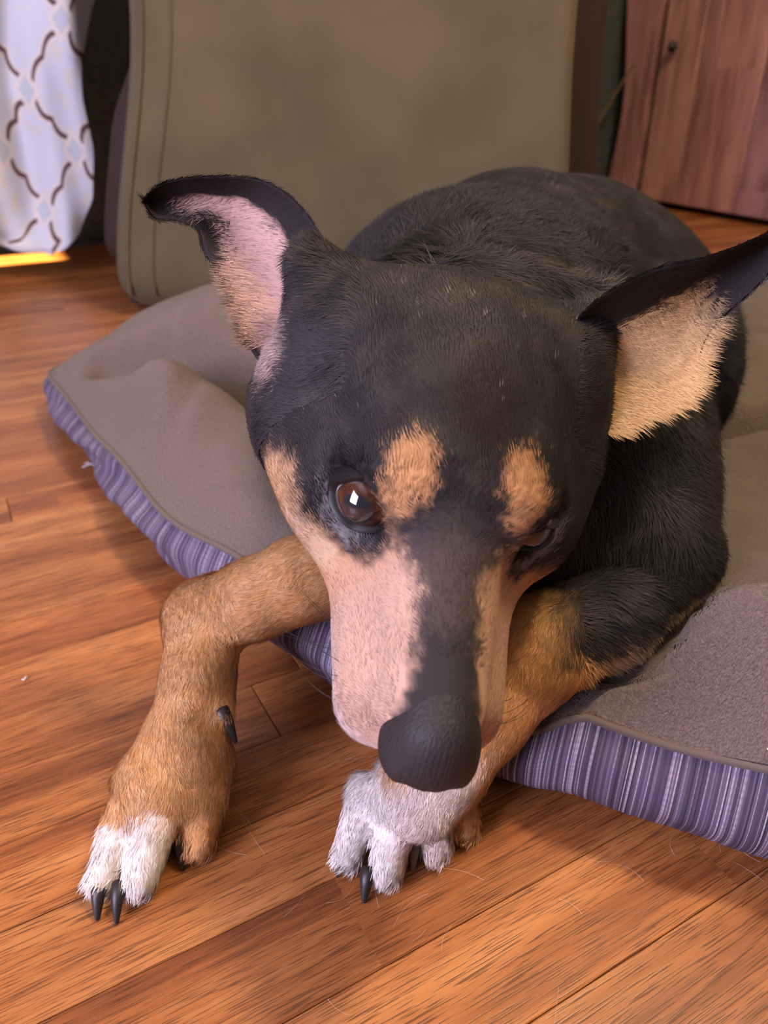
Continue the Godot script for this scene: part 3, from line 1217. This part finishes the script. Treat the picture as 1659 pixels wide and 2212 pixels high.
func left_leg_style(p: Vector3) -> Array:
	if p.z > -0.300 and p.y < 0.034:
		return [0, 1.2, Vector3(-0.25, -0.7, 0.8), 420000.0]
	if p.x > -0.095 and p.z < -0.375:
		return [1, 0.8, Vector3(-1.0, -0.25, 0.1), 300000.0]
	return [1, 0.85, Vector3(-0.18, -0.45, 1.0), 330000.0]

func right_leg_style(p: Vector3) -> Array:
	if p.z > -0.312 and p.y < 0.034:
		return [0, 1.2, Vector3(-0.3, -0.7, 0.8), 420000.0]
	if p.x > 0.11:
		return [1, 1.5, Vector3(0.6, -0.9, -0.2), 260000.0]
	return [1, 0.85, Vector3(-0.55, -0.6, 0.55), 330000.0]

func grow_fur(v: PackedVector3Array, idx: PackedInt32Array, xf: Transform3D, style: Callable, color: Callable) -> void:
	var s3 := xf.basis.get_scale().x
	for i in range(0, idx.size(), 3):
		var a := v[idx[i]]
		var b := v[idx[i + 1]]
		var c := v[idx[i + 2]]
		var cr := (c - a).cross(b - a)
		var area := cr.length() * 0.5 * s3 * s3
		if area < 1e-10:
			continue
		var mid := (a + b + c) / 3.0
		var st: Array = style.call(mid)
		if st[0] < 0:
			continue
		var want: float = area * st[3]
		var count := int(want) + (1 if rng.randf() < want - int(want) else 0)
		if count == 0:
			continue
		var n := (xf.basis * cr).normalized()
		var flow: Vector3 = (xf.basis * (st[2] as Vector3)).normalized()
		for k in count:
			var r1 := sqrt(rng.randf())
			var r2 := rng.randf()
			var lp := a * (1.0 - r1) + b * (r1 * (1.0 - r2)) + c * (r1 * r2)
			var p := xf * lp
			var wob := Vector3(fuzz.get_noise_3d(p.x * 45.0, p.y * 45.0, p.z * 45.0), fuzz.get_noise_3d(p.y * 45.0 + 7.0, p.z * 45.0, p.x * 45.0), fuzz.get_noise_3d(p.z * 45.0, p.x * 45.0 + 3.0, p.y * 45.0)) * 0.5
			var z := flow + wob
			z = (z - n * z.dot(n))
			if z.length() < 0.05:
				continue
			z = z.normalized()
			var x := n.cross(z)
			var sc: float = st[1] * rng.randf_range(0.8, 1.2)
			fur_places[st[0]].append(Transform3D(Basis(x * sc, n * sc, z * sc), p))
			var col: Color = color.call(lp + Vector3(rng.randfn(0, 1), rng.randfn(0, 1), rng.randfn(0, 1)) * 0.0013)
			var tone := rng.randf_range(0.80, 1.25)
			if col.r < 0.05 and rng.randf() < 0.0035:
				col = Color(0.14, 0.13, 0.12)
			fur_colors[st[0]].append(Color(col.r * tone, col.g * tone, col.b * tone))

func claw(from: Vector3, to: Vector3, r: float) -> ArrayMesh:
	var pts := []
	var rad := []
	var d := to - from
	for i in 8:
		var t := i / 7.0
		pts.append(from + d * t + Vector3.UP * 0.0035 * sin(t * PI))
		rad.append(r * (1.0 - 0.72 * pow(t, 1.6)))
	return tube(pts, rad, 10, 0.8)

func dog() -> void:
	var o := thing("dog", "black and tan dog with white toes lying on the pet bed, head lowered", "dog", Vector3.ZERO)
	var skin := vertex_paint(0.85, 0.3)
	var st_v := PackedVector3Array()
	var st_i := PackedInt32Array()
	var st_c := PackedColorArray()
	var pieces := []
	# --- head, in its own frame: x towards the dog's left, y up, z to the nose
	var h := Field.new(Vector3(-0.112, -0.105, -0.150), Vector3(0.112, 0.068, 0.112), 0.0029)
	h.ellipsoid(Vector3(0, 0.0, -0.058), Vector3(0.058, 0.046, 0.066), 0.02)
	h.ellipsoid(Vector3(0, 0.010, -0.020), Vector3(0.042, 0.030, 0.044), 0.02)
	for s in [-1.0, 1.0]:
		h.ellipsoid(Vector3(0.0225 * s, 0.0135, -0.001), Vector3(0.018, 0.0135, 0.0175) if s < 0.0 else Vector3(0.020, 0.0155, 0.019), 0.016)
		h.ellipsoid(Vector3(0.050 * s, -0.022, -0.034), Vector3(0.026, 0.026, 0.040), 0.02)
		h.ellipsoid(Vector3(0.055 * s, -0.030, -0.075), Vector3(0.036, 0.042, 0.040), 0.03)
		h.ellipsoid(Vector3(0.030 * s, -0.036, -0.020), Vector3(0.028, 0.030, 0.040), 0.02)
		h.capsule(Vector3(0.052 * s, 0.016, -0.085), Vector3(0.070 * s, 0.026, -0.108), 0.022, 0.012, 0.03)
	h.capsule(Vector3(0, -0.020, 0.0), Vector3(0, -0.030, 0.074), 0.033, 0.0235, 0.02)
	for s in [-1.0, 1.0]:
		h.capsule(Vector3(0.019 * s, -0.042, 0.005), Vector3(0.0160 * s, -0.046, 0.070), 0.0245, 0.0205, 0.012)
	h.capsule(Vector3(0, 0.002, 0.010), Vector3(0, -0.0150, 0.084), 0.0165, 0.0140, 0.014)
	h.capsule(Vector3(0, -0.066, -0.03), Vector3(0, -0.062, 0.056), 0.026, 0.014, 0.014)
	h.capsule(Vector3(0, -0.020, -0.075), Vector3(0, -0.045, -0.115), 0.058, 0.030, 0.04)
	# sockets
	for s in [-1.0, 1.0]:
		h.ellipsoid(Vector3(0.037 * s, 0.0015, 0.007), Vector3(0.0150, 0.0135, 0.014) if s < 0.0 else Vector3(0.0135, 0.0105, 0.013), 0.007, Basis.IDENTITY, true)
	# mouth line
	for s in [-1.0, 1.0]:
		h.capsule(Vector3(0.040 * s, -0.056, 0.0), Vector3(0.016 * s, -0.058, 0.085), 0.003, 0.003, 0.004, true)
	pieces.append([h.surface(), head, head_color, head_style])
	stage("head field")
	# --- trunk, in the world
	var b := Field.new(Vector3(-0.14, 0.04, -1.06), Vector3(0.52, 0.40, -0.32), 0.008)
	b.capsule(head * Vector3(0, -0.016, -0.062), Vector3(0.075, 0.212, -0.57), 0.056, 0.105, 0.05)
	b.capsule(head * Vector3(0, -0.05, -0.075), Vector3(0.10, 0.15, -0.50), 0.050, 0.080, 0.05)
	b.ellipsoid(Vector3(0.060, 0.200, -0.61), Vector3(0.112, 0.108, 0.12), 0.05)
	b.ellipsoid(Vector3(0.125, 0.195, -0.75), Vector3(0.122, 0.125, 0.15), 0.05)
	b.ellipsoid(Vector3(0.205, 0.180, -0.87), Vector3(0.120, 0.122, 0.13), 0.06)
	b.ellipsoid(Vector3(0.285, 0.150, -0.87), Vector3(0.095, 0.100, 0.11), 0.05)
	b.ellipsoid(Vector3(0.280, 0.160, -0.70), Vector3(0.042, 0.084, 0.085), 0.025)
	b.ellipsoid(Vector3(0.11, 0.150, -0.455), Vector3(0.080, 0.072, 0.080), 0.04)
	b.ellipsoid(Vector3(0.168, 0.166, -0.49), Vector3(0.050, 0.082, 0.070), 0.04)
	b.ellipsoid(Vector3(0.000, 0.150, -0.53), Vector3(0.050, 0.065, 0.070), 0.04)
	b.capsule(Vector3(0.175, 0.150, -0.485), Vector3(0.166, 0.138, -0.415), 0.046, 0.034, 0.03)
	# skin folds across the nape
	b.capsule(Vector3(0.035, 0.285, -0.455), Vector3(0.135, 0.268, -0.470), 0.022, 0.018, 0.018)
	b.capsule(Vector3(0.040, 0.287, -0.560), Vector3(0.150, 0.278, -0.570), 0.020, 0.016, 0.022)
	pieces.append([b.surface(), Transform3D.IDENTITY, body_color, body_style])
	stage("trunk field")
	# --- foreleg reaching over the bed's edge to the floor
	var l := Field.new(Vector3(-0.185, -0.002, -0.50), Vector3(0.075, 0.172, -0.245), 0.0036)
	var jl := [Vector3(0.04, 0.118, -0.455), Vector3(-0.054, 0.110, -0.414), Vector3(-0.082, 0.101, -0.406), Vector3(-0.119, 0.082, -0.408), Vector3(-0.118, 0.065, -0.370), Vector3(-0.121, 0.046, -0.331), Vector3(-0.128, 0.036, -0.312)]
	var rl := [0.040, 0.0265, 0.0250, 0.0255, 0.0215, 0.0240, 0.0245]
	for i in jl.size() - 1:
		l.capsule(jl[i], jl[i + 1], rl[i], rl[i + 1], 0.010)
	l.capsule(Vector3(-0.110, 0.034, -0.322), Vector3(-0.106, 0.029, -0.308), 0.020, 0.014, 0.012)
	l.capsule(Vector3(-0.140, 0.033, -0.312), Vector3(-0.143, 0.028, -0.297), 0.020, 0.014, 0.012)
	# toes
	for t in [[Vector3(-0.1490, 0.029, -0.298), Vector3(-0.1565, 0.0105, -0.268), 0.0112, 0.0088], [Vector3(-0.1285, 0.031, -0.296), Vector3(-0.1350, 0.0115, -0.268), 0.0130, 0.0100], [Vector3(-0.106, 0.025, -0.304), Vector3(-0.1075, 0.0115, -0.292), 0.0132, 0.0105], [Vector3(-0.152, 0.020, -0.314), Vector3(-0.157, 0.0095, -0.304), 0.0100, 0.0085]]:
		l.capsule(t[0], t[1], t[2], t[3], 0.003)
	l.capsule(Vector3(-0.106, 0.060, -0.356), Vector3(-0.0975, 0.062, -0.341), 0.012, 0.007, 0.008)
	pieces.append([l.surface(), Transform3D.IDENTITY, left_leg_color, left_leg_style])
	# --- foreleg under the muzzle
	var r := Field.new(Vector3(-0.045, -0.002, -0.52), Vector3(0.262, 0.202, -0.255), 0.0036)
	var jr := [Vector3(0.185, 0.122, -0.428), Vector3(0.130, 0.115, -0.370), Vector3(0.085, 0.108, -0.344), Vector3(0.056, 0.082, -0.325), Vector3(0.036, 0.055, -0.311), Vector3(0.021, 0.040, -0.299)]
	var rr := [0.036, 0.029, 0.029, 0.0262, 0.0235, 0.0240]
	for i in jr.size() - 1:
		r.capsule(jr[i], jr[i + 1], rr[i], rr[i + 1], 0.012)
	r.capsule(Vector3(0.012, 0.038, -0.308), Vector3(0.004, 0.033, -0.303), 0.020, 0.015, 0.010)
	for t in [[Vector3(-0.0100, 0.032, -0.310), Vector3(-0.0205, 0.0100, -0.284), 0.0112, 0.0084], [Vector3(0.0095, 0.034, -0.302), Vector3(0.0015, 0.0110, -0.274), 0.0128, 0.0098], [Vector3(0.0330, 0.030, -0.303), Vector3(0.0300, 0.0105, -0.289), 0.0120, 0.0092], [Vector3(0.046, 0.023, -0.312), Vector3(0.048, 0.0100, -0.303), 0.0110, 0.0088]]:
		r.capsule(t[0], t[1], t[2], t[3], 0.003)
	pieces.append([r.surface(), Transform3D.IDENTITY, right_leg_color, right_leg_style])
	stage("leg fields")
	for pc in pieces:
		var v: PackedVector3Array = pc[0][0]
		var idx: PackedInt32Array = pc[0][1]
		var xf: Transform3D = pc[1]
		var first := st_v.size()
		for p in v:
			st_v.append(xf * p)
			st_c.append(pc[2].call(p))
		for k in idx:
			st_i.append(first + k)
		grow_fur(v, idx, xf, pc[3], pc[2])
	weigh_down(st_v)
	part(o, "body", mesh_from(st_v, st_i, st_c), skin)
	print("body triangles ", st_i.size() / 3)
	stage("body")
	ears(o)
	eyes(o)
	nose(o)
	whiskers(o)
	var horn := paint(Color(0.13, 0.11, 0.11), 0.45)
	var pale_horn := paint(Color(0.42, 0.38, 0.36), 0.5)
	for c in [[Vector3(-0.1565, 0.011, -0.266), Vector3(-0.155, 0.001, -0.250), 0.0050], [Vector3(-0.1450, 0.012, -0.264), Vector3(-0.144, 0.001, -0.248), 0.0045], [Vector3(-0.119, 0.018, -0.2928), Vector3(-0.1161, 0.001, -0.2800), 0.0052], [Vector3(-0.0975, 0.067, -0.3395), Vector3(-0.0885, 0.051, -0.3290), 0.0048], [Vector3(-0.0225, 0.010, -0.283), Vector3(-0.0265, 0.001, -0.276), 0.0042], [Vector3(-0.0085, 0.012, -0.272), Vector3(-0.011, 0.001, -0.260), 0.0048]]:
		part(o, "claw", claw(c[0], c[1], c[2]), horn, "dark claw")
	part(o, "claw", claw(Vector3(0.019, 0.012, -0.294), Vector3(0.0165, 0.001, -0.280), 0.0042), pale_horn, "pale grey claw")
	var fur := vertex_paint(0.62, 0.35)
	var names := ["short_fur", "sleek_fur", "long_fur"]
	var tufts := [tuft_mesh(9, 0.0052, 0.00042, 0.0022, 1), tuft_mesh(9, 0.0095, 0.00048, 0.0026, 2), tuft_mesh(10, 0.022, 0.00055, 0.0045, 3)]
	for k in 3:
		var mm := MultiMesh.new()
		mm.transform_format = MultiMesh.TRANSFORM_3D
		mm.use_colors = true
		mm.mesh = tufts[k]
		mm.instance_count = fur_places[k].size()
		for i in fur_places[k].size():
			mm.set_instance_transform(i, fur_places[k][i])
			mm.set_instance_color(i, fur_colors[k][i])
		var mi := MultiMeshInstance3D.new()
		mi.name = names[k]
		mi.multimesh = mm
		mi.material_override = fur
		mi.set_meta("kind", "stuff")
		o.add_child(mi, true)
		print(names[k], " ", fur_places[k].size())

func ears(o: Node3D) -> void:
	var la := [Vector3(-0.0430, 0.0080, -0.0600), Vector3(-0.0557, 0.0194, -0.0790), Vector3(-0.0600, 0.0268, -0.1015), Vector3(-0.0762, 0.0344, -0.1321), Vector3(-0.1003, 0.0366, -0.1497), Vector3(-0.1312, 0.0309, -0.1504), Vector3(-0.1480, 0.0250, -0.1470), Vector3(-0.1545, 0.0195, -0.1420)]
	var lb := [Vector3(-0.0700, -0.0150, -0.0640), Vector3(-0.0931, -0.0111, -0.0826), Vector3(-0.1076, -0.0032, -0.1101), Vector3(-0.1228, 0.0034, -0.1295), Vector3(-0.1286, 0.0108, -0.1381), Vector3(-0.1400, 0.0125, -0.1390), Vector3(-0.1490, 0.0120, -0.1380), Vector3(-0.1545, 0.0165, -0.1405)]
	var ra := [Vector3(0.0380, 0.0200, -0.0720), Vector3(0.0570, 0.0480, -0.0920), Vector3(0.0791, 0.0633, -0.1035), Vector3(0.1069, 0.0714, -0.1133), Vector3(0.1306, 0.0799, -0.1248), Vector3(0.1534, 0.0898, -0.1385)]
	var rb := [Vector3(0.0600, -0.0080, -0.0480), Vector3(0.0870, 0.0087, -0.0601), Vector3(0.1181, 0.0189, -0.0783), Vector3(0.1262, 0.0366, -0.1049), Vector3(0.1445, 0.0620, -0.1220), Vector3(0.1551, 0.0871, -0.1375)]
	ear(o, la, lb, Vector3(-0.25, 0.55, 0.80), 0.026, [0.36, 0.95, 0.3, 0.74, 0.66], Color(0.52, 0.33, 0.27), "ear folded back, pinkish tan inside")
	ear(o, ra, rb, Vector3(0.15, 0.50, 0.85), 0.024, [0.36, 1.1, 0.9, 1.1, 0.52], Color(0.58, 0.37, 0.17), "ear spread sideways, tan inside")

func ear(o: Node3D, a: Array, b: Array, facing: Vector3, deep: float, inner: Array, tone: Color, label: String) -> void:
	var nu := 40
	var nw := 28
	var face := facing.normalized()
	var front := []
	var back := []
	var cf := []
	var cb := []
	for i in nu + 1:
		var t := i / float(nu)
		var pa := curve_at(a, t)
		var pb := curve_at(b, t)
		var rf := []
		var rb := []
		var c1 := []
		var c2 := []
		for k in nw + 1:
			var w := k / float(nw)
			var hollow := deep * 4.0 * w * (1.0 - w) * (1.0 - 0.75 * t)
			var p := pa.lerp(pb, w) - face * hollow
			var thick := 0.0011 + 0.0022 * minf(1.0, 6.0 * w * (1.0 - w)) * (1.0 - 0.5 * t)
			rf.append(head * (p + face * thick))
			rb.append(head * (p - face * thick))
			var j := 0.05 * fuzz.get_noise_2d(t * 14.0, w * 9.0)
			var lo: float = lerpf(inner[0] * inner[2], inner[0], smooth01(0.15, 0.45, t))
			var hi: float = lerpf(inner[1], inner[3], smooth01(0.25, 0.5, t))
			var shade := smooth01(lo - 0.04, lo + 0.06, w + j) * (1.0 - smooth01(hi - 0.06, hi + 0.04, w + j)) * (1.0 - smooth01(inner[4], inner[4] + 0.14, t + j))
			c1.append(BLACK.lerp(tone, shade))
			c2.append(BLACK)
		front.append(rf)
		back.append(rb)
		cf.append(c1)
		cb.append(c2)
	# one closed shell: front rows, then back rows reversed, as rings round the ear
	var rows := []
	var cols := []
	for i in nu + 1:
		var ring := []
		var rc := []
		for k in nw + 1:
			ring.append(front[i][k])
			rc.append(cf[i][k])
		for k in range(nw, -1, -1):
			ring.append(back[i][k])
			rc.append(cb[i][k])
		rows.append(ring)
		cols.append(rc)
	var mesh := sheet(rows, true, cols)
	part(o, "ear", mesh, vertex_paint(0.8, 0.3), label)
	# hair on both faces
	for side in 2:
		var grid: Array = front if side == 0 else back
		var gc: Array = cf if side == 0 else cb
		for i in range(6, nu):
			for k in nw:
				var p00: Vector3 = grid[i][k]
				var du: Vector3 = grid[i + 1][k] - p00
				var dw: Vector3 = grid[i][k + 1] - p00
				var n := du.cross(dw)
				var area := n.length()
				n = n.normalized()
				var out := head.basis * face * (1.0 if side == 0 else -1.0)
				if n.dot(out) < 0.0:
					n = -n
				var col: Color = gc[i][k]
				var tan_inside := side == 0 and col.r > 0.1
				var cls := 1 if tan_inside else 0
				var want := area * (300000.0 if tan_inside else 380000.0)
				var count := int(want) + (1 if rng.randf() < want - int(want) else 0)
				for q in count:
					var p := p00 + du * rng.randf() + dw * rng.randf()
					var z := du.normalized() + Vector3(rng.randfn(0, 0.15), rng.randfn(0, 0.15), rng.randfn(0, 0.15))
					if tan_inside:
						z = dw.normalized() * 1.1 + du.normalized() * 0.5 + Vector3(rng.randfn(0, 0.2), rng.randfn(0, 0.2), rng.randfn(0, 0.2))
					z = (z - n * z.dot(n)).normalized()
					var sc := rng.randf_range(0.8, 1.2) * (1.1 if tan_inside else 1.0)
					fur_places[cls].append(Transform3D(Basis(n.cross(z) * sc, n * sc, z * sc), p))
					var tn := rng.randf_range(0.85, 1.18)
					fur_colors[cls].append(Color(col.r * tn, col.g * tn, col.b * tn))

func eyes(o: Node3D) -> void:
	for s in [-1.0, 1.0]:
		var R := 0.0134 * HEAD_SCALE
		var at := head * Vector3(0.0345 * s, -0.001, 0.0005)
		var look := Vector3(0.40 * s, 0.30, 0.86).normalized()
		var ez := (head.basis * look).normalized()
		var ex := (head.basis * Vector3.RIGHT)
		ex = (ex - ez * ex.dot(ez)).normalized()
		var ey := ez.cross(ex)
		var turn := Basis(ex, ey, ez)
		# eyeball with iris and pupil
		var rows := []
		var cols := []
		for i in 33:
			var a := PI * i / 32.0
			var ring := []
			var rc := []
			for k in 40:
				var f := TAU * k / 40.0
				var bulge := 1.0 + 0.07 * smooth01(0.75, 0.0, a)
				ring.append(at + turn * (Vector3(sin(a) * cos(f), sin(a) * sin(f), cos(a)) * R * bulge))
				var c := Color(0.50, 0.44, 0.42)
				if a < 0.98:
					c = Color(0.050, 0.020, 0.012).lerp(Color(0.085, 0.032, 0.016), 0.5 + 0.5 * sin(f * 17.0 + 3.0 * sin(f * 5.0)))
				if a > 0.92 and a < 1.02:
					c = Color(0.02, 0.012, 0.010)
				if a < 0.50:
					c = Color(0.020, 0.023, 0.026)
				rc.append(c)
			rows.append(ring)
			cols.append(rc)
		var wet := vertex_paint(0.08, 0.5)
		wet.clearcoat_enabled = true
		wet.clearcoat = 1.0
		wet.clearcoat_roughness = 0.03
		var eye := part(o, "eye", sheet(rows, true, cols), wet, "dark brown eye")
		# lids: an almond opening, thick rim, skirt running under the fur
		var lid := []
		var open_y := 0.78 if s < 0 else 0.34
		for j in 6:
			var ring := []
			for k in 48:
				var f := TAU * k / 48.0
				var cx := cos(f)
				var sy := sin(f)
				var up_h := open_y
				var corner := 0.10 * absf(cx) * absf(cx)
				var w := 0.96
				var p := Vector3(cx * w, sy * up_h * (1.0 - 0.25 * absf(cx)) * (1.12 if sy > 0.0 else 0.95), 0)
				# inner corner dips towards the nose
				p.y -= 0.16 * maxf(0.0, -cx * s)
				p.x += 0.10 * maxf(0.0, -cx * s) * signf(cx)
				var flat := Vector2(p.x, p.y)
				var zz := sqrt(maxf(1.0 - flat.length_squared() * 0.92, 0.04))
				var base := Vector3(flat.x, flat.y, zz)
				match j:
					0: base *= 0.97
					1: base *= 1.05
					2: base = base * 1.13 + Vector3(flat.x, flat.y, 0) * 0.06
					3: base = base * 1.07 + Vector3(flat.x, flat.y, 0) * 0.10
					4: base = Vector3(flat.x * 1.28, flat.y * 1.34, zz * 0.84)
					5: base = Vector3(flat.x * 1.42, flat.y * 1.55, zz * 0.40)
				ring.append(at + turn * (base * R))
			lid.append(ring)
		part(eye, "eyelids", sheet(lid, true), paint(Color(0.055, 0.045, 0.048), 0.5), "dark eyelid rim")

func nose(o: Node3D) -> void:
	var f := Field.new(Vector3(-0.030, -0.058, 0.040), Vector3(0.030, 0.010, 0.122), 0.0016)
	f.ellipsoid(Vector3(0, -0.0260, 0.0910), Vector3(0.0165, 0.0155, 0.0215), 0.006)
	for s in [-1.0, 1.0]:
		f.ellipsoid(Vector3(0.0104 * s, -0.0300, 0.0955), Vector3(0.0090, 0.0108, 0.0140), 0.008)
	f.capsule(Vector3(0, -0.036, 0.102), Vector3(0, -0.049, 0.094), 0.006, 0.003, 0.006)
	f.capsule(Vector3(0, -0.0105, 0.0600), Vector3(0, -0.0165, 0.0930), 0.0140, 0.0150, 0.008)
	for s in [-1.0, 1.0]:
		f.capsule(Vector3(0.0085 * s, -0.0320, 0.114), Vector3(0.0065 * s, -0.0310, 0.102), 0.0036, 0.003, 0.003, true)
		f.capsule(Vector3(0.011 * s, -0.0335, 0.111), Vector3(0.019 * s, -0.0325, 0.103), 0.0018, 0.0012, 0.002, true)
	f.capsule(Vector3(0, -0.026, 0.115), Vector3(0, -0.049, 0.106), 0.0010, 0.0010, 0.0016, true)
	var s := f.surface()
	var v := PackedVector3Array()
	for p in s[0]:
		v.append(head * p)
	var m := paint(Color(0.155, 0.14, 0.14), 0.6, 0.4)
	m.heightmap_enabled = true
	m.heightmap_texture = noise_texture(0.09, 61, 256, Color.BLACK, Color.WHITE, 2)
	m.heightmap_scale = 0.03
	m.uv1_scale = Vector3.ONE * 14.0
	var uv := PackedVector2Array()
	for p in s[0]:
		uv.append(Vector2(p.x, p.z + p.y * 0.6) * 2.0)
	part(o, "nose", mesh_from(v, s[1], PackedColorArray(), uv), m, "dark grey leathery nose")
